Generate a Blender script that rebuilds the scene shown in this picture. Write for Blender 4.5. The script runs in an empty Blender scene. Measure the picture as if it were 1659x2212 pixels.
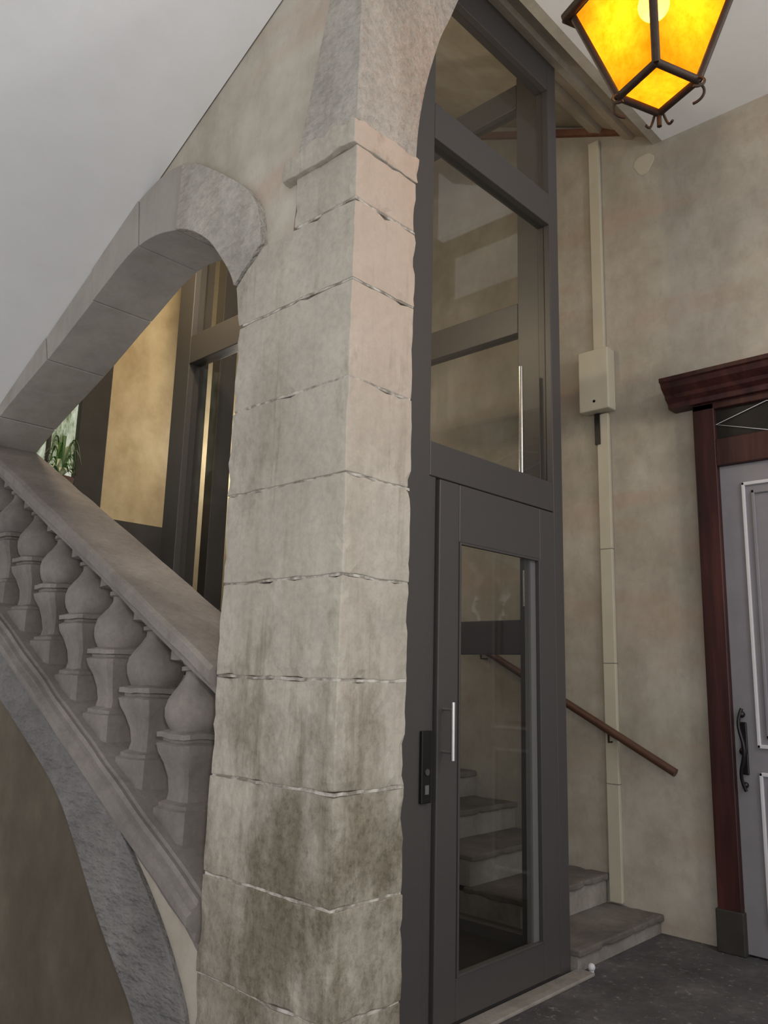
import bpy, bmesh, math, random
from mathutils import Vector, Matrix
random.seed(4)
sc=bpy.context.scene
COL=sc.collection

# ---------------------------------------------------------------- camera
f=1750;p=math.atan(f/8739);r=math.radians(1.5);a=math.radians(43.5)
Fh=Vector((math.cos(a),math.sin(a),0));R0=Vector((Fh.y,-Fh.x,0))
F=Fh*math.cos(p)+Vector((0,0,math.sin(p)));U0=-Fh*math.sin(p)+Vector((0,0,math.cos(p)))
R=R0*math.cos(r)+U0*math.sin(r);U=-R0*math.sin(r)+U0*math.cos(r)
cam=bpy.data.cameras.new('camera');co=bpy.data.objects.new('camera',cam);COL.objects.link(co)
m=Matrix((R,U,-F)).transposed().to_4x4();m.translation=Vector((0,0,1.45));co.matrix_world=m
cam.sensor_fit='VERTICAL';cam.sensor_height=36;cam.lens=36*f/2212;cam.clip_start=.02
sc.camera=co
sc.view_settings.view_transform='Standard'

# ---------------------------------------------------------------- materials
def srgb(c):
    return tuple((x/255/12.92 if x/255<=.04045 else ((x/255+.055)/1.055)**2.4) for x in c)+(1,)
class N:
    def __init__(s,name):
        s.m=bpy.data.materials.new(name);s.m.use_nodes=True;s.t=s.m.node_tree;s.t.nodes.clear()
        s.out=s.n('ShaderNodeOutputMaterial');s.b=s.n('ShaderNodeBsdfPrincipled');s.l(s.b.outputs[0],s.out.inputs[0])
        s.tc=s.n('ShaderNodeTexCoord')
    def n(s,t,**k):
        x=s.t.nodes.new(t)
        for a_,b_ in k.items(): setattr(x,a_,b_)
        return x
    def l(s,a_,b_): s.t.links.new(a_,b_)
    def noise(s,scale,detail=5,rough=.6,stretch=None,src=None):
        x=s.n('ShaderNodeTexNoise');x.inputs['Scale'].default_value=scale;x.inputs['Detail'].default_value=detail;x.inputs['Roughness'].default_value=rough
        if stretch:
            mp=s.n('ShaderNodeMapping');mp.inputs['Scale'].default_value=stretch[0];mp.inputs['Rotation'].default_value=stretch[1]
            s.l(s.tc.outputs['Object'],mp.inputs[0]);s.l(mp.outputs[0],x.inputs['Vector'])
        else: s.l(s.tc.outputs['Object'],x.inputs['Vector'])
        return x.outputs['Fac']
    def ramp(s,fac,stops):
        x=s.n('ShaderNodeValToRGB');e=x.color_ramp.elements
        while len(e)<len(stops): e.new(.5)
        for i,(pos,c) in enumerate(stops):
            e[i].position=pos;e[i].color=c if len(c)==4 else srgb(c)
        s.l(fac,x.inputs[0]);return x.outputs[0]
    def mix(s,fac,A,B,mode='MIX'):
        x=s.n('ShaderNodeMix',data_type='RGBA',blend_type=mode)
        for k,v in ((0,fac),(6,A),(7,B)):
            if isinstance(v,(int,float)): x.inputs[k].default_value=v
            elif isinstance(v,tuple): x.inputs[k].default_value=v if len(v)==4 else srgb(v)
            else: s.l(v,x.inputs[k])
        return x.outputs[2]
    def math(s,op,A,B=0):
        x=s.n('ShaderNodeMath',operation=op)
        for k,v in ((0,A),(1,B)):
            if isinstance(v,(int,float)): x.inputs[k].default_value=v
            else: s.l(v,x.inputs[k])
        return x.outputs[0]
    def z(s):
        x=s.n('ShaderNodeSeparateXYZ');s.l(s.tc.outputs['Object'],x.inputs[0]);return x.outputs
    def bump(s,h,strength=.3,dist=.01):
        x=s.n('ShaderNodeBump');x.inputs['Strength'].default_value=strength;x.inputs['Distance'].default_value=dist
        s.l(h,x.inputs['Height']);s.l(x.outputs[0],s.b.inputs['Normal'])
    def fin(s,col,rough=.8,metal=0,spec=.3):
        if isinstance(col,tuple): s.b.inputs['Base Color'].default_value=col if len(col)==4 else srgb(col)
        else: s.l(col,s.b.inputs['Base Color'])
        s.b.inputs['Roughness'].default_value=rough;s.b.inputs['Metallic'].default_value=metal
        s.b.inputs['Specular IOR Level'].default_value=spec
        return s.m
BW=[(0,0,0,1),(1,1,1,1)]
def stone_mat(name,c1,c2,c3,stain=False,chisel=0,pink=False,fineamt=.7,bmp=.35,cs=38):
    s=N(name)
    base=s.ramp(s.noise(2.2,6),[(.3,c1),(.5,c2),(.72,c3)])
    fine=s.ramp(s.noise(45,4,.7),[(.3,(.78,.78,.78,1)),(.6,(1,1,1,1))])
    c=s.mix(fineamt,base,fine,'MULTIPLY')
    strk=s.ramp(s.noise(9,5,.65,((1,1,.16),(0,0,0))),[(.42,(1,1,1,1)),(.7,(.76,.74,.70,1))])
    c=s.mix(.6,c,strk,'MULTIPLY')
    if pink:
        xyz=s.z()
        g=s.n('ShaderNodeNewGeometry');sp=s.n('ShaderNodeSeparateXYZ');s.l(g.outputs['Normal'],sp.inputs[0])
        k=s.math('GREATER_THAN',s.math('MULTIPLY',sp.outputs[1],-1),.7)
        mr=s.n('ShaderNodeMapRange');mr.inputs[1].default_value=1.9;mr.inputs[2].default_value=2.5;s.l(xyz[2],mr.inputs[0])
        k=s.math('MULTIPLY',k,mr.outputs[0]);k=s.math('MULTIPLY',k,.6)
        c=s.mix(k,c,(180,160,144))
    if stain:
        xyz=s.z()
        mr=s.n('ShaderNodeMapRange');mr.inputs[1].default_value=1.7;mr.inputs[2].default_value=.95;s.l(xyz[2],mr.inputs[0])
        n=s.noise(3.2,9,.72,((1.3,1.3,.7),(0,0,0)))
        v=s.math('ADD',s.math('MULTIPLY',mr.outputs[0],.25),n)
        k=s.ramp(v,[(.56,BW[0]),(.84,BW[1])])
        c=s.mix(s.math('MULTIPLY',k,.88),c,(104,96,80))
        n2=s.noise(46,7,.8)
        k2=s.math('MULTIPLY',s.ramp(n2,[(.46,BW[0]),(.62,BW[1])]),s.ramp(v,[(.58,BW[0]),(.80,BW[1])]))
        c=s.mix(s.math('MULTIPLY',k2,.5),c,(64,58,46))
        dn=s.noise(22,4,.7,((1,1,.05),(0,0,0)))
        k3=s.math('MULTIPLY',s.ramp(dn,[(.54,BW[0]),(.66,BW[1])]),s.ramp(v,[(.42,BW[0]),(.62,BW[1])]))
        c=s.mix(s.math('MULTIPLY',k3,.35),c,(100,88,68))
    if chisel:
        h=s.noise(cs,3,.6,((1,.35,1),(math.radians(35),0,0)))
        h2=s.noise(8,4)
        s.bump(s.math('ADD',h,h2),chisel,.02)
        c=s.mix(.5,c,s.ramp(h,[(.35,(.72,.72,.72,1)),(.55,(1,1,1,1))]),'MULTIPLY')
    else:
        s.bump(s.math('ADD',s.noise(30,5,.7),s.noise(6,3)),bmp,.008)
    return s.fin(c,.9,0,.15)
M={}
M['stone']=stone_mat('stone_ashlar',(162,155,143),(175,168,156),(188,181,168),stain=True,pink=True)
M['stone_ch']=stone_mat('stone_chiselled',(160,155,147),(172,167,158),(186,180,170),chisel=.9)
M['stone_arch']=stone_mat('stone_arch',(148,143,136),(160,155,147),(172,166,158),fineamt=.3,bmp=.12)
M['stone_bal']=stone_mat('stone_baluster',(112,106,102),(130,124,119),(148,141,135),fineamt=.7)
M['stone_stip']=stone_mat('stone_stippled',(106,103,101),(122,119,117),(140,136,133),chisel=1.0,cs=26)
M['stone_step']=stone_mat('stone_step',(124,118,112),(146,140,132),(168,163,155))
M['stone_tread']=stone_mat('stone_tread',(92,87,83),(112,106,101),(136,130,124))
def mortar():
    s=N('mortar');return s.fin(s.ramp(s.noise(24,4),[(.40,(126,119,109)),(.62,(186,181,172))]),1,0,0)
M['mortar']=mortar()
M['joint']=N('joint_grey').fin((128,124,118),.95,0,.1)
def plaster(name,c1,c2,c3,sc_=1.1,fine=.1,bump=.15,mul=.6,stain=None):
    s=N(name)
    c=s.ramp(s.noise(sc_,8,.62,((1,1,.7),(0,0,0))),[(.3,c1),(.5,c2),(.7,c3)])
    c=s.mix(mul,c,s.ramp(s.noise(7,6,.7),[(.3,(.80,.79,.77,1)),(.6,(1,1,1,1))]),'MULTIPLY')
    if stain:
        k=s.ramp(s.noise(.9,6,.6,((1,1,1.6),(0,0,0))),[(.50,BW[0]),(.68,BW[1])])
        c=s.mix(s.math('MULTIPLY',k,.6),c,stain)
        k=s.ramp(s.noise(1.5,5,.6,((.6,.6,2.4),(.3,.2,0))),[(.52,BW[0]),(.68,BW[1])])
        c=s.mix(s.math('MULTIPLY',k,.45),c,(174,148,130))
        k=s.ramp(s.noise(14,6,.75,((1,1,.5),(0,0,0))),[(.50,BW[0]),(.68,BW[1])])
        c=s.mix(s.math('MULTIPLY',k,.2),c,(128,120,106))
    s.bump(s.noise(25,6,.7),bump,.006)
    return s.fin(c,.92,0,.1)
M['plaster']=plaster('plaster_beige',(156,149,135),(174,167,154),(190,184,172),1.8,mul=.7,stain=(144,136,121))
M['plaster_w']=plaster('plaster_warm',(160,140,106),(186,168,134),(204,188,154),2.4)
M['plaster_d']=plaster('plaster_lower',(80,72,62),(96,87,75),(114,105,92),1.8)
M['white']=plaster('ceiling_white',(224,223,222),(229,228,227),(233,232,231),.6,bump=.05,mul=.2)
def simple(name,c,rough=.5,metal=0,spec=.4,var=.1,sc_=20,bump=0):
    s=N(name);cc=s.mix(var,c,s.ramp(s.noise(sc_),[(.3,(.3,.3,.3,1)),(.7,(1,1,1,1))]),'MULTIPLY')
    if bump: s.bump(s.noise(sc_*6,3),bump,.002)
    return s.fin(cc,rough,metal,spec)
M['frame']=simple('anthracite_paint',(72,69,68),.42,0,.5,.15,60,.15)
M['frame_l']=simple('grey_paint_edge',(104,103,103),.45)
M['black']=simple('black_plastic',(22,20,20),.35)
M['dark']=simple('dark_pit',(34,32,31),.7)
M['steel']=simple('brushed_steel',(200,200,198),.25,.9)
M['iron']=simple('wrought_iron',(62,46,36),.55,.4,.4,.5,40,.4)
M['trunk']=simple('cream_plastic',(188,181,162),.5,0,.3,.12,6)
M['brown']=simple('brown_trim',(128,86,68),.7,0,.3,.4,15)
M['doorpaint']=simple('grey_door_paint',(132,129,133),.5,0,.4,.15,8)
M['doorwhite']=simple('white_moulding',(205,203,205),.5)
M['base']=simple('dark_wainscot',(60,56,52),.6,0,.3,.4,10)
def wood():
    s=N('mahogany');g=s.noise(14,6,.7,((1,1,.08),(0,0,0)))
    return s.fin(s.ramp(g,[(.3,(34,17,15)),(.5,(58,29,26)),(.7,(80,42,36))]),.45,0,.4)
M['wood']=wood()
M['rail']=simple('handrail_wood',(86,58,44),.45,0,.5,.4,12)
def floorm():
    s=N('floor_stone')
    c=s.ramp(s.noise(3,8,.7),[(.3,(58,56,57)),(.55,(82,79,80)),(.75,(106,102,101))])
    k=s.ramp(s.noise(22,9,.8),[(.57,BW[0]),(.63,BW[1])])
    c=s.mix(s.math('MULTIPLY',k,.45),c,(172,168,165))
    s.bump(s.noise(12,8,.7),.5,.02);return s.fin(c,.75,0,.3)
M['floor']=floorm()
def glass():
    s=N('clear_glass');s.t.nodes.remove(s.b)
    tr=s.n('ShaderNodeBsdfTransparent');tr.inputs[0].default_value=(.90,.90,.89,1)
    gl=s.n('ShaderNodeBsdfGlossy');gl.inputs['Roughness'].default_value=.02;gl.inputs[0].default_value=(1,1,1,1)
    mx=s.n('ShaderNodeMixShader');mx.inputs[0].default_value=.03;s.l(tr.outputs[0],mx.inputs[1]);s.l(gl.outputs[0],mx.inputs[2]);s.l(mx.outputs[0],s.out.inputs[0]);return s.m
M['glass']=glass()
def amber():
    s=N('amber_glass');s.t.nodes.remove(s.b)
    tl=s.n('ShaderNodeBsdfTranslucent');tr=s.n('ShaderNodeBsdfTransparent');tr.inputs[0].default_value=(1,.66,.16,1)
    c=s.ramp(s.noise(20,6,.7),[(.3,(.72,.20,.002,1)),(.7,(.95,.36,.014,1))]);s.l(c,tl.inputs[0])
    mx=s.n('ShaderNodeMixShader');mx.inputs[0].default_value=.3;s.l(tl.outputs[0],mx.inputs[1]);s.l(tr.outputs[0],mx.inputs[2])
    em=s.n('ShaderNodeEmission');em.inputs[1].default_value=.3;s.l(c,em.inputs[0])
    ad=s.n('ShaderNodeAddShader');s.l(mx.outputs[0],ad.inputs[0]);s.l(em.outputs[0],ad.inputs[1]);s.l(ad.outputs[0],s.out.inputs[0])
    b=s.n('ShaderNodeBump');b.inputs['Strength'].default_value=.6;s.l(s.noise(30,4,.6),b.inputs['Height']);s.l(b.outputs[0],tl.inputs['Normal']);return s.m
M['amber']=amber()
def emis(name,c,st):
    s=N(name);s.b.inputs['Emission Color'].default_value=srgb(c);s.b.inputs['Emission Strength'].default_value=st;return s.fin(c,.5)
M['bulb']=emis('bulb',(255,230,160),18)
def dayp():
    s=N('daylight_pane');c=s.ramp(s.noise(26,5,.7,((1,1,.3),(0,0,0))),[(.4,(96,110,70)),(.55,(190,200,170)),(.7,(235,238,225))])
    s.l(c,s.b.inputs['Emission Color']);s.b.inputs['Emission Strength'].default_value=.7;return s.fin((60,60,60),.3)
M['day']=dayp()
M['leaf']=simple('leaf',(70,110,50),.5,0,.4,.4,30)
M['leaf2']=simple('leaf_pale',(190,200,160),.5,0,.4,.2,30)
M['pot']=simple('terracotta',(90,66,54),.8)

# ---------------------------------------------------------------- geometry helpers
def empty(name):
    o=bpy.data.objects.new(name,None);COL.objects.link(o);o.empty_display_size=.1;return o
def addobj(name,bm,mat,parent=None,bevel=0,smooth=False,seg=2):
    me=bpy.data.meshes.new(name);bmesh.ops.recalc_face_normals(bm,faces=bm.faces[:]);bm.to_mesh(me);bm.free()
    o=bpy.data.objects.new(name,me);COL.objects.link(o);me.materials.append(M[mat])
    if bevel:
        b=o.modifiers.new('bev','BEVEL');b.width=bevel;b.segments=seg;b.limit_method='ANGLE';b.angle_limit=math.radians(30)
    if smooth:
        for f_ in me.polygons: f_.use_smooth=True
    if parent: o.parent=parent
    return o
def bmbox(bm,x0,x1,y0,y1,z0,z1):
    v=[bm.verts.new((x,y,z)) for x in (x0,x1) for y in (y0,y1) for z in (z0,z1)]
    for q in ((0,1,3,2),(4,6,7,5),(0,4,5,1),(2,3,7,6),(0,2,6,4),(1,5,7,3)): bm.faces.new([v[i] for i in q])
def box(name,x0,x1,y0,y1,z0,z1,mat,parent=None,bevel=0):
    bm=bmesh.new();bmbox(bm,x0,x1,y0,y1,z0,z1);return addobj(name,bm,mat,parent,bevel)
def boxes(name,lst,mat,parent=None,bevel=0):
    bm=bmesh.new()
    for l in lst: bmbox(bm,*l)
    return addobj(name,bm,mat,parent,bevel)
def bmprism(bm,pts,a0,a1,axis):
    def mk(q,t):
        if axis==0: return (t,q[0],q[1])
        if axis==1: return (q[0],t,q[1])
        return (q[0],q[1],t)
    A=[bm.verts.new(mk(q,a0)) for q in pts];B=[bm.verts.new(mk(q,a1)) for q in pts];n=len(pts)
    bm.faces.new(A);bm.faces.new(B[::-1])
    for i in range(n): bm.faces.new((A[i],A[(i+1)%n],B[(i+1)%n],B[i]))
def prism(name,pts,a0,a1,axis,mat,parent=None,bevel=0):
    bm=bmesh.new();bmprism(bm,pts,a0,a1,axis);return addobj(name,bm,mat,parent,bevel)
def strip(name,I,E,a0,a1,axis,mat,parent=None,bevel=0):
    def mk(q,t): return (t,q[0],q[1]) if axis==0 else (q[0],t,q[1])
    bm=bmesh.new();n=len(I)
    V=[[bm.verts.new(mk(q,t)) for q in L] for L in (I,E) for t in (a0,a1)]
    Ia,Ib,Ea,Eb=V
    for i in range(n-1):
        bm.faces.new((Ia[i],Ia[i+1],Ea[i+1],Ea[i]));bm.faces.new((Ib[i],Eb[i],Eb[i+1],Ib[i+1]))
        bm.faces.new((Ia[i],Ib[i],Ib[i+1],Ia[i+1]));bm.faces.new((Ea[i],Ea[i+1],Eb[i+1],Eb[i]))
    bm.faces.new((Ia[0],Ea[0],Eb[0],Ib[0]));bm.faces.new((Ia[-1],Ib[-1],Eb[-1],Ea[-1]))
    return addobj(name,bm,mat,parent,bevel)
def cr(P,n=6):
    out=[]
    Q=[P[0]]+list(P)+[P[-1]]
    for i in range(1,len(Q)-2):
        for k in range(n):
            t=k/n;v=[]
            for c in (0,1):
                p0,p1,p2,p3=Q[i-1][c],Q[i][c],Q[i+1][c],Q[i+2][c]
                v.append(.5*((2*p1)+(-p0+p2)*t+(2*p0-5*p1+4*p2-p3)*t*t+(-p0+3*p1-3*p2+p3)*t**3))
            out.append(tuple(v))
    out.append(tuple(P[-1]));return out
def tube(name,pts,rad,mat,parent=None,cyc=False):
    c=bpy.data.curves.new(name,'CURVE');c.dimensions='3D';c.bevel_depth=rad;c.bevel_resolution=4;c.use_fill_caps=True
    s=c.splines.new('POLY');s.points.add(len(pts)-1)
    for i,q in enumerate(pts): s.points[i].co=(*q,1)
    s.use_cyclic_u=cyc
    o=bpy.data.objects.new(name,c);COL.objects.link(o);c.materials.append(M[mat])
    if parent:o.parent=parent
    return o
from mathutils import noise as nz
def rough_stone(o,sub=.03,amp=.0035,chip=.5):
    me=o.data;bm=bmesh.new();bm.from_mesh(me)
    lim=[]
    for ax in range(3):
        lo=min(v.co[ax] for v in bm.verts);hi=max(v.co[ax] for v in bm.verts);lim.append((lo,hi))
        n=int((hi-lo)/sub)
        for k in range(1,n+1):
            q=[0,0,0];q[ax]=lo+(hi-lo)*k/(n+1);nn=[0,0,0];nn[ax]=1
            bmesh.ops.bisect_plane(bm,geom=bm.verts[:]+bm.edges[:]+bm.faces[:],plane_co=q,plane_no=nn)
    for v in bm.verts:
        nb=sum(1 for ax in range(3) if min(v.co[ax]-lim[ax][0],lim[ax][1]-v.co[ax])<1e-4)
        d_=nz.noise_vector(v.co*11)*amp+nz.noise_vector(v.co*40)*amp*.6
        if nb>=2 and chip:
            c_=max(0,nz.noise(v.co*17+Vector((7,3,1))))*.022*chip
            for ax in range(3):
                if abs(v.co[ax]-lim[ax][0])<1e-4: d_[ax]+=c_
                elif abs(v.co[ax]-lim[ax][1])<1e-4: d_[ax]-=c_
        v.co+=d_
    bm.to_mesh(me);bm.free()

# ---------------------------------------------------------------- room shell
ZF=.09
box('floor',-2.5,4.6,-2.0,2.2,-.2,ZF,'floor')
box('floor_stair_well',1.72,4.6,2.2,5.0,-.2,ZF,'floor')
box('floor_lower',-2.5,1.62,2.2,5.0,-.2,-.04,'floor')
box('wall_right',4.6,4.8,-2.0,5.0,-.1,7.2,'plaster')
box('wall_back',1.79,4.6,4.6,4.8,-.1,7.2,'plaster_w')
box('ceiling',1.52,4.6,-2.0,1.96,4.9,5.02,'white')
prism('ceiling_stair',[(2.46,5.24),(4.6,6.3),(4.6,6.45),(2.46,5.39)],1.55,4.6,0,'plaster')
bm=bmesh.new()
prof=[(1.96,4.90),(2.02,4.90),(2.04,4.96),(2.14,5.02),(2.16,5.0),(2.22,5.03),(2.24,5.09),(2.36,5.17),(2.38,5.14),(2.46,5.18),(2.46,5.39),(1.96,5.10)]
bmprism(bm,prof,1.55,4.6,0);addobj('trim_ceiling_moulding',bm,'plaster')
def zs(y): return 3.82-.507*(y-2.03)
prism('ceiling_soffit',[(-.1,zs(-.1)),(5.0,zs(5.0)),(5.0,zs(5.0)+.2),(-.1,zs(-.1)+.2)],-3.0,1.53,0,'white')

# ---------------------------------------------------------------- stone pillar
pil=empty('stone_pillar')
X0,X1,Y0,Y1=1.515,1.79,1.59,2.14
joints=[ZF,.31,.59,.86,1.14,1.432,1.715,2.0,2.285,2.59]
for i in range(len(joints)-1):
    g=.0022
    dx=random.uniform(-.003,.003);dy=random.uniform(-.006,.006)
    o=box('block_%d'%i,X0+dx,X1,Y0+dx,Y1+dy,joints[i]+g,joints[i+1]-g,'stone',pil,.003);rough_stone(o)
    if i:
        o=box('mortar_joint_%d'%i,X0+.002,X1-.003,Y0+.002,Y1-.010,joints[i]-.0042,joints[i]+.0042,'mortar',pil);rough_stone(o,.03,.0042,0)
o=prism('block_springer',[(Y0,2.594),(2.14,2.594),(2.165,2.74),(2.03,2.846),(Y0,2.846)],X0,X1,0,'stone',pil,.004);rough_stone(o)
o=box('block_necking',X0,X1,Y0,1.87,2.853,3.03,'stone',pil,.004);rough_stone(o)
for z_,y_ in ((2.592,2.12),(2.85,1.86)):
    o=box('mortar_joint_top',X0+.002,X1-.003,Y0+.002,y_,z_-.0042,z_+.0042,'mortar',pil);rough_stone(o,.03,.0042,0)
bm=bmesh.new();bmprism(bm,[(1.586,3.03),(1.93,3.03),(1.93,3.09),(1.90,3.118),(1.586,3.118)],1.497,1.795,0)
o=addobj('impost',bm,'stone',pil,.006);rough_stone(o,.02,.006,.8)

# right hand arch (spans over the lift)
ar=empty('stone_arch')
intr=cr([(1.79,3.12),(1.797,3.22),(1.81,3.31),(1.835,3.43),(1.87,3.55),(1.91,3.67),(1.96,3.78),(2.02,3.92),(2.10,4.08),(2.22,4.32),(2.42,4.68),(2.6,4.9)],4)
prism('arch_face',[(1.55,3.118)]+intr+[(1.55,4.9)],1.595,1.735,1,'stone_ch',ar)
prism('arch_flank',[(1.595,3.118),(1.87,3.118),(1.845,3.22),(1.81,3.36),(1.785,3.47),(1.76,3.56),(1.742,3.66),(1.735,3.80),(1.735,4.9),(1.595,4.9)],1.515,1.551,0,'stone_ch',ar,.002)
prism('arch_body',[(1.56,3.118)]+intr+[(1.56,4.9)],1.737,2.14,1,'stone_arch',ar)

# left hand rampant arch over the balustrade
la=empty('stone_arch')
IN=[(2.165,2.60),(2.17,2.75),(2.27,2.90),(2.39,3.02),(2.58,3.12),(2.87,3.16),(3.23,3.03),(3.64,2.86),(4.13,2.68),(4.7,2.42)]
EX=[(2.01,2.70),(2.03,2.86),(2.07,3.02),(2.21,3.17),(2.57,3.40),(2.90,3.38),(3.27,3.19),(3.68,2.98),(4.16,2.74),(4.7,2.47)]
NI=8;INs=cr(IN,NI);EXs=cr(EX,NI)
cuts=[(1,4),(4,5),(5,6),(6,7),(7,8),(8,9)]
for i,(s_,e_) in enumerate(cuts):
    I=INs[s_*NI:e_*NI+1];E=EXs[s_*NI:e_*NI+1]
    def sh(P_,Q_,t):return (P_[0]+(Q_[0]-P_[0])*t,P_[1]+(Q_[1]-P_[1])*t)
    if i: I[0]=sh(I[0],I[1],.10);E[0]=sh(E[0],E[1],.10)
    dx=[.0,.008,.004,.008,.004,.006][i]
    strip('voussoir_%d'%i,I,E,X0-.012+dx,1.80,0,'stone_ch' if i<1 else 'stone_arch',la,.003)
Ij=[(a_[0]+(b_[0]-a_[0])*.06,a_[1]+(b_[1]-a_[1])*.06) for a_,b_ in zip(INs,EXs)]
Ej=[(a_[0]+(b_[0]-a_[0])*.94,a_[1]+(b_[1]-a_[1])*.94) for a_,b_ in zip(INs,EXs)]
strip('ring_joint',Ij[2*NI:],Ej[2*NI:],X0+.010,1.79,0,'joint',la)

prism('wall_left',[(1.737,3.12),(1.88,3.05),(1.9,2.85),(2.06,2.85),(2.14,3.05),(2.4,3.2),(2.58,3.25),(2.87,3.25),(3.25,3.1),(4.14,2.71),(4.99,2.32),(4.99,4.9),(1.737,4.9)],1.535,1.775,0,'plaster')

# ---------------------------------------------------------------- balustrade
ba=empty('stair_balustrade')
SL=.512
def zr(y): return 1.46+SL*(y-2.14)
def zb(y): return .785+SL*(y-2.14)
def sweep(name,prof,y0,y1,zf,mat,parent):
    bm=bmesh.new();n=len(prof);rings=[]
    K=60
    for k in range(K+1):
        y=y0+(y1-y0)*k/K
        rings.append([bm.verts.new((x+nz.noise(Vector((x*9,y*7,z*9)))*.005,y,zf(y)+z+nz.noise(Vector((x*9+4,y*7,z*9)))*.005)) for x,z in prof])
    for k in range(K):
        for i in range(n): bm.faces.new((rings[k][i],rings[k][(i+1)%n],rings[k+1][(i+1)%n],rings[k+1][i]))
    bm.faces.new(rings[0]);bm.faces.new(rings[-1][::-1])
    return addobj(name,bm,mat,parent)
sweep('coping',[(1.495,-.012),(1.51,0),(1.80,0),(1.815,-.012),(1.815,-.05),(1.80,-.062),(1.79,-.062),(1.785,-.09),(1.525,-.09),(1.52,-.062),(1.51,-.062),(1.495,-.05)],2.145,4.9,zr,'stone_bal',ba)
sweep('stringer',[(1.535,0),(1.81,0),(1.81,-.16),(1.53,-.16),(1.525,-.13),(1.505,-.118),(1.505,-.095),(1.485,-.085),(1.47,-.07),(1.47,-.045),(1.487,-.035),(1.487,-.025),(1.505,-.02),(1.512,-.005),(1.528,-.008)],2.145,4.9,zb,'stone_bal',ba)
def baluster(idx,y,x=1.655):
    bm=bmesh.new()
    zb0=zb(y);H=zr(y)-.09-zb0
    prof=[(.0,.092,1),(.09,.092,1),(.10,.080,1),(.12,.080,1),(.135,.060,1),(.18,.055,1),(.26,.060,1),(.34,.076,.95),(.40,.094,.9),(.445,.099,.9),(.46,.084,.8),(.475,.084,.8),(.48,.099,.9),(.51,.099,.9),(.525,.082,.1),(.56,.096,0),(.60,.104,0),(.65,.106,0),(.70,.098,0),(.745,.080,0),(.785,.060,0),(.83,.045,0),(.86,.044,0),(.865,.058,0),(.89,.058,0),(.895,.046,0),(.92,.05,.5),(.93,.076,1),(.985,.076,1)]
    seg=32;rings=[]
    for (t,w,sq) in prof:
        ring=[]
        for k in range(seg):
            an=2*math.pi*(k+.5)/seg;c_,s_=math.cos(an),math.sin(an)
            q=1/max(abs(c_),abs(s_));rr=w*(1*(1-sq)+min(q,1.38)*sq)
            z=zb0+H*t
            if t<=.0: z=zb0+SL*rr*s_-.02
            if t>=.985: z=zb0+H+SL*rr*s_+.02
            vv=Vector((x+rr*c_,y+rr*s_,z));vv+=nz.noise_vector(vv*14)*.005
            ring.append(bm.verts.new(vv))
        rings.append(ring)
    for a_,b_ in zip(rings,rings[1:]):
        for k in range(seg): bm.faces.new((a_[k],a_[(k+1)%seg],b_[(k+1)%seg],b_[k]))
    bm.faces.new(rings[0]);bm.faces.new(rings[-1])
    o=addobj('baluster_%d'%idx,bm,'stone_bal',ba)
    for f_ in o.data.polygons: f_.use_smooth=True
    try: o.data.set_sharp_from_angle(angle=math.radians(35))
    except Exception: pass
for i in range(9): baluster(i,2.44+.275*i)

sp=[(2.145,.65),(4.99,2.10),(4.99,1.80),(3.9,1.42),(3.27,1.12),(2.95,.92),(2.62,.66),(2.36,.36),(2.22,-.06),(2.145,-.06)]
prism('wall_left_spandrel',sp,1.53,1.79,0,'plaster',None)
rg=empty('stone_blind_arch')
RO=cr([(2.16,-.05),(2.165,.10),(2.17,.40),(2.24,.54),(2.36,.68),(2.52,.82),(2.72,.97),(2.98,1.11),(3.27,1.26),(3.9,1.56),(4.9,2.0)],6)
RI=cr([(2.30,-.05),(2.34,.08),(2.40,.28),(2.48,.40),(2.60,.50),(2.76,.64),(2.92,.80),(3.10,.96),(3.34,1.10),(3.95,1.40),(4.9,1.85)],6)
strip('ring',RI,RO,1.512,1.70,0,'stone_stip',rg,.004)
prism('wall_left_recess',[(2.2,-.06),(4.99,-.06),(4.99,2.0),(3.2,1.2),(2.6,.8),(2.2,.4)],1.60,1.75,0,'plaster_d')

# ---------------------------------------------------------------- lift
lf=empty('glass_elevator')
LX0,LX1,LY0,LY1,LZ=2.42,3.69,2.2,4.03,5.0
fr=[]
fy=(2.2,2.28)
fr+= [(LX0,2.60,*fy,ZF,LZ),(3.60,LX1,*fy,ZF,LZ),(2.60,2.648,2.205,2.26,ZF,2.30)]
fr+= [(2.60,3.60,*fy,2.30,2.455),(2.60,3.60,*fy,3.94,4.13),(2.60,3.60,*fy,4.80,LZ),(2.60,3.60,*fy,ZF,.108)]
fx=(3.61,LX1)
fr+= [(*fx,2.28,2.42,ZF,LZ),(*fx,3.88,LY1,ZF,LZ)]
for z0,z1 in ((ZF,.22),(1.57,1.75),(3.36,3.54),(4.80,4.96)): fr.append((*fx,2.42,3.88,z0,z1))
fxl=(LX0,2.50)
fr+= [(*fxl,2.28,2.40,ZF,LZ),(*fxl,3.88,LY1,ZF,LZ)]
for z0,z1 in ((ZF,.22),(1.57,1.75),(3.18,3.35),(4.86,LZ)): fr.append((*fxl,2.40,3.88,z0,z1))
fyb=(3.95,LY1)
fr+= [(2.50,2.60,*fyb,ZF,LZ),(2.68,2.80,*fyb,ZF,LZ),(3.50,3.61,*fyb,ZF,LZ)]
for z0,z1 in ((ZF,.22),(4.86,LZ)): fr.append((2.60,3.50,*fyb,z0,z1))
boxes('frame',fr,'frame',lf,.004)
DY=(2.185,2.235)
boxes('door_leaf',[(2.652,2.79,*DY,.11,2.29),(3.44,3.575,*DY,.11,2.29),(2.79,3.44,*DY,2.03,2.29),(2.79,3.44,*DY,.11,.27)],'frame',lf,.005)
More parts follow.
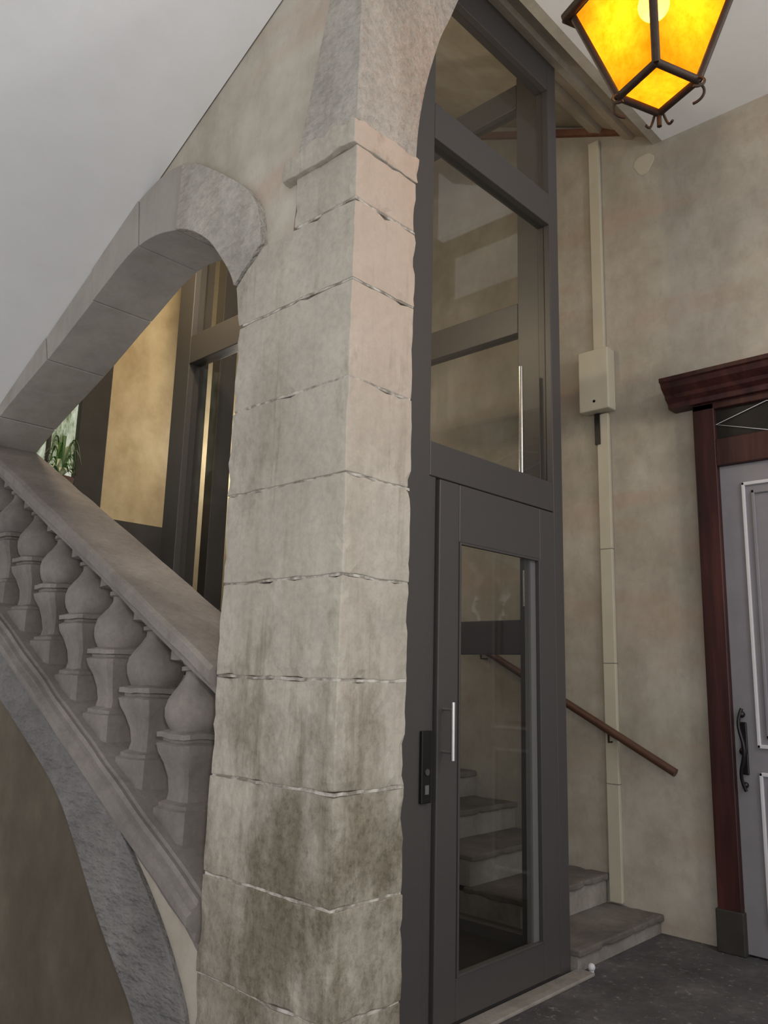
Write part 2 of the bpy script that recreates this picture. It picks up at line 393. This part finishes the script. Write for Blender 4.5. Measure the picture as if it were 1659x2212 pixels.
boxes('door_bead',[(2.79,2.802,2.180,2.2,.27,2.03),(3.42,3.44,2.178,2.2,.27,2.03),(2.80,3.42,2.180,2.2,2.02,2.03),(2.80,3.42,2.180,2.2,.27,.28)],'frame',lf,.002)
boxes('door_reveal',[(3.375,3.42,2.2,2.235,.27,2.03)],'frame_l',lf)
gl=[(2.80,3.42,2.208,2.214,.28,2.02),(2.60,3.60,2.235,2.241,2.455,3.94),(2.60,3.60,2.235,2.241,4.13,4.80),
    (3.645,3.651,2.42,3.88,.22,1.57),(3.645,3.651,2.42,3.88,1.75,3.36),(3.645,3.651,2.42,3.88,3.54,4.80),
    (2.457,2.463,2.40,3.88,.22,1.57),(2.457,2.463,2.40,3.88,1.75,3.18),(2.457,2.463,2.40,3.88,3.35,4.86)]
boxes('glass_panes',gl,'glass',lf)
box('cabin_floor',2.50,3.61,2.28,3.95,ZF,.16,'dark',lf)
tube('pull_handle',[(2.675,2.12,1.115),(2.675,2.12,1.345)],.0095,'steel',lf)
for z in (1.145,1.315): tube('handle_post',[(2.675,2.12,z),(2.69,2.187,z)],.006,'steel',lf)
box('call_panel',2.560,2.622,2.185,2.2,.95,1.23,'black',lf,.004)
tube('call_button',[(2.591,2.186,1.07),(2.591,2.180,1.07)],.013,'frame',lf)
box('key_plate',2.580,2.602,2.182,2.186,.985,1.02,'frame_l',lf)
tube('door_closer',[(3.50,2.33,2.47),(3.50,2.33,3.10)],.013,'steel',lf)
tube('door_closer_lower',[(3.43,2.27,1.80),(3.43,2.27,1.98)],.010,'steel',lf)
box('trim_threshold',2.42,3.72,2.09,2.18,ZF,.105,'stone_step',None,.004)
ds=empty('door_stop')
bm=bmesh.new();bmesh.ops.create_uvsphere(bm,u_segments=20,v_segments=14,radius=.018,matrix=Matrix.Translation((3.74,2.12,ZF+.028)));addobj('ball',bm,'doorwhite',ds,0,True)
tube('ball_foot',[(3.74,2.12,ZF),(3.74,2.12,ZF+.02)],.012,'doorwhite',ds)

# ---------------------------------------------------------------- stairs
st=empty('stone_staircase')
for k in range(7):
    y=2.17+.32*k;z=.19+.16*k
    box('step_%d'%k,3.70,4.598,y,4.598,z-.16 if k else ZF,z-.03,'stone_step',st,.0)
    o=box('tread_%d'%k,3.695,4.598,y-.02,min(y+.36,4.598),z-.035,z,'stone_tread',st,.008)
    if k<5: rough_stone(o,.04,.003,.6)
us=empty('stone_staircase')
for k in range(9):
    y=2.2+.27*k;z=.72+.14*k
    box('upper_step_%d'%k,1.82,2.41,y,4.57,z-.14,z,'stone_step',us,.006)

hr=empty('wall_handrail')
d=Vector((0,1,.515)).normalized();s0=Vector((4.53,2.02,.955))
tube('rail',[s0+d*t for t in (0,.004,.01,2.5)],.024,'rail',hr)
for t in (.45,1.5,2.4):
    q=s0+d*t;tube('bracket',[q+Vector((0,0,-.02)),q+Vector((0,0,-.07)),q+Vector((.07,0,-.07))],.006,'iron',hr)

# ---------------------------------------------------------------- cable trunking and box
tk=empty('cable_trunking')
box('duct',4.57,4.599,2.385,2.465,.20,3.13,'trunk',tk,.004)
box('duct_upper',4.57,4.599,2.398,2.475,3.56,5.1,'trunk',tk,.004)
for z in (.85,1.55,2.25): box('duct_joint',4.568,4.599,2.383,2.467,z,z+.003,'frame_l',tk)
jb=empty('junction_box')
box('case',4.50,4.599,2.34,2.55,3.14,3.55,'trunk',jb,.008)
tube('screw',[(4.503,2.44,3.20),(4.497,2.44,3.20)],.009,'black',jb)
box('cable_stub',4.560,4.599,2.44,2.475,2.93,3.135,'black',jb)
prism('trim_wall_strip',[(1.99,4.955),(4.5,6.09),(4.5,6.14),(1.99,5.005)],4.565,4.6,0,'brown')
bm=bmesh.new();pts=[]
for k in range(18):
    an=2*math.pi*k/18;rr=.065*(1+.12*math.sin(3*an)+.12*random.random());pts.append((2.09+rr*math.cos(an),4.79+rr*1.0*math.sin(an)))
bmprism(bm,pts,4.597,4.602,0);addobj('trim_plaster_patch',bm,'trunk',None,.002)

# ---------------------------------------------------------------- door on right wall
dr=empty('door_1')
yo,yi,yr=1.825,1.70,.55
boxes('frame',[(4.53,4.6,yi,yo,.28,3.04),(4.53,4.6,yr-.14,yr,.28,3.04),(4.53,4.6,yr,yi,2.66,2.82),(4.53,4.6,yr-.14,yo,3.0,3.06)],'wood',dr,.006)
boxes('frame_base',[(4.52,4.6,yi-.01,yo+.01,ZF,.30),(4.52,4.6,yr-.15,yr,ZF,.30)],'base',dr,.006)
bm=bmesh.new()
cp=[(4.6,3.04),(4.50,3.04),(4.49,3.07),(4.46,3.09),(4.45,3.11),(4.41,3.14),(4.395,3.17),(4.38,3.175),(4.38,3.20),(4.6,3.20)]
bmprism(bm,cp,yr-.3,1.955,1);addobj('cornice',bm,'wood',dr,.003)
box('transom_glass',4.56,4.6,yr,yi,2.82,3.0,'black',dr)
for k in range(2):
    ya=yi-.0-k*.57;yb=ya-.57
    tube('transom_lozenge',[(4.552,ya,2.91),(4.552,(ya+yb)/2,2.995),(4.552,yb,2.91),(4.552,(ya+yb)/2,2.825)],.003,'doorwhite',dr,True)
box('leaf',4.56,4.6,yr,yi,ZF+.01,2.66,'doorpaint',dr,.004)
for (z0,z1) in ((.25,1.0),(1.12,2.55)):
    for (w,ma) in ((.12,'doorwhite'),(.17,'doorpaint')):
        ya,yb=yi-w,1.15+ (w-.12)
        boxes('panel_moulding',[(4.545,4.562,ya-.018,ya,z0+w-.12,z1-w+.12),(4.545,4.562,yb,yb+.018,z0+w-.12,z1-w+.12),(4.545,4.562,yb,ya,z0+w-.12,z0+w-.10),(4.545,4.562,yb,ya,z1-w+.10,z1-w+.12)],ma,dr,.004)
hp=[]
for k in range(26):
    t=k/25;hp.append((4.535-.035*math.sin(math.pi*t),1.645+.014*math.sin(t*2*math.pi*1.5),.90+.42*t))
tube('handle',hp,.009,'black',dr)
box('handle_plate',4.55,4.562,1.630,1.665,.98,1.25,'black',dr,.006)
for z,rr in ((.93,.016),(1.10,.022),(1.29,.018)):
    bm=bmesh.new();bmesh.ops.create_uvsphere(bm,u_segments=16,v_segments=10,radius=rr,matrix=Matrix.Translation((4.54,1.648,z)));addobj('handle_boss',bm,'black',dr,0,True)

# ---------------------------------------------------------------- back wall details
box('baseboard_back',1.82,2.9,4.575,4.6,1.95,2.34,'base')
dj=empty('window_1')
boxes('casing',[(2.12,2.30,4.54,4.6,1.98,3.9),(1.82,2.12,4.56,4.6,3.5,3.6),(1.95,1.97,4.56,4.6,2.4,3.5)],'base',dj,.004)
box('pane',1.82,2.12,4.585,4.598,2.4,3.5,'day',dj)
pl=empty('potted_plant')
bm=bmesh.new();bmesh.ops.create_cone(bm,cap_ends=True,segments=24,radius1=.06,radius2=.085,depth=.16,matrix=Matrix.Translation((1.98,4.44,2.42)));addobj('pot',bm,'pot',pl)
for k in range(44):
    an=random.uniform(0,6.28);L=random.uniform(.10,.21);h=random.uniform(.05,.25)
    bm=bmesh.new();P0=[]
    for j in range(7):
        t=j/6;rad=L*t*.8;z=2.49+h*math.sin(t*2.6);w=.011*math.sin(math.pi*(t*.9+.08))
        c_=Vector((1.98+rad*math.cos(an)*.7,4.42+rad*math.sin(an)*.6,z));side=Vector((-math.sin(an),math.cos(an),0))*w
        P0.append((bm.verts.new(c_-side),bm.verts.new(c_+side)))
    for u,v in zip(P0,P0[1:]): bm.faces.new((u[0],u[1],v[1],v[0]))
    addobj('leaf',bm,'leaf' if k%2 else 'leaf2',pl)
box('stand',1.88,2.08,4.34,4.54,1.84,2.34,'base',pl)

# ---------------------------------------------------------------- lantern
ln=empty('hanging_lantern')
C0=Vector((2.215,.95,0));vd=Vector((.92,.39,0)).normalized();sd=Vector((-vd.y,vd.x,0))
dirs=[-vd,sd,vd,-sd]
def ring(rr,z): return [C0+q*rr+Vector((0,0,z)) for q in dirs]
B=ring(.12,3.30);T=ring(.255,3.64);T2=ring(.285,3.645);TT=ring(.09,3.90)
def bar(name,p0,p1,w=.013): 
    return tube(name,[p0,p1],w,'iron',ln)
for i in range(4):
    j=(i+1)%4
    bar('corner_bar_%d'%i,B[i],T[i]);bar('bottom_bar_%d'%i,B[i],B[j]);bar('top_bar_%d'%i,T2[i],T2[j],.016);bar('roof_bar_%d'%i,T[i],TT[i])
    bar('roof_top_%d'%i,TT[i],TT[j])
bm=bmesh.new()
for i in range(4):
    j=(i+1)%4
    bm.faces.new([bm.verts.new(v) for v in (B[i],B[j],T[j],T[i])])
bm.faces.new([bm.verts.new(v+Vector((0,0,.004))) for v in B])
addobj('amber_panes',bm,'amber',ln)
bm=bmesh.new()
for i in range(4):
    j=(i+1)%4
    bm.faces.new([bm.verts.new(v) for v in (T[i],T[j],TT[j],TT[i])])
addobj('roof_panes',bm,'iron',ln)
bm=bmesh.new();bmesh.ops.create_uvsphere(bm,u_segments=24,v_segments=16,radius=.05,matrix=Matrix.Translation(C0+Vector((0,0,3.61))));addobj('bulb',bm,'bulb',ln,0,True)
bar('stem',C0+Vector((0,0,3.64)),C0+Vector((0,0,4.9)),.008)
for k,(base,dr_) in enumerate(((B[1],sd),(B[3],-sd),(B[2],vd))):
    for s_ in (-1,1):
        pts=[]
        side=dr_.cross(Vector((0,0,1)))*s_
        for j in range(12):
            t=j/11;an=t*4.2
            pts.append(base+side*(.012+.03*t)+dr_*(.018*math.sin(an))+Vector((0,0,-.012-.03*t+.012*math.cos(an))))
        tube('scroll',pts,.0045,'iron',ln)
bar('finial',B[2]+Vector((0,0,.0)),B[2]+Vector((0,0,-.05)),.008)

# ---------------------------------------------------------------- lights
def light(name,typ,loc,e,col,size=.1):
    l=bpy.data.lights.new(name,typ);l.energy=e;l.color=col
    if typ=='POINT': l.shadow_soft_size=size
    o=bpy.data.objects.new(name,l);o.location=loc;COL.objects.link(o);return o
light('camera_flash','POINT',(.05,-.05,1.62),56,(1,.985,.96),.06)
light('lantern_light','POINT',C0+Vector((0,0,3.56)),8,(1,.80,.48),.04)
light('hall_fill','POINT',(3.0,-1.2,3.6),80,(1,.97,.93),.2)  # added fill behind the camera to brighten the right wall, no actual fitting
light('landing_lamp','POINT',(2.0,3.22,3.9),50,(1,.84,.60),.08)
light('stair_fill','POINT',(3.3,4.3,2.9),20,(1,.95,.88),.12)  # added fill hidden behind the pillar, lifts the stair space seen through the glass
w=bpy.data.worlds.new('world');sc.world=w;w.use_nodes=True
w.node_tree.nodes['Background'].inputs[0].default_value=(.98,.98,1,1);w.node_tree.nodes['Background'].inputs[1].default_value=1.08
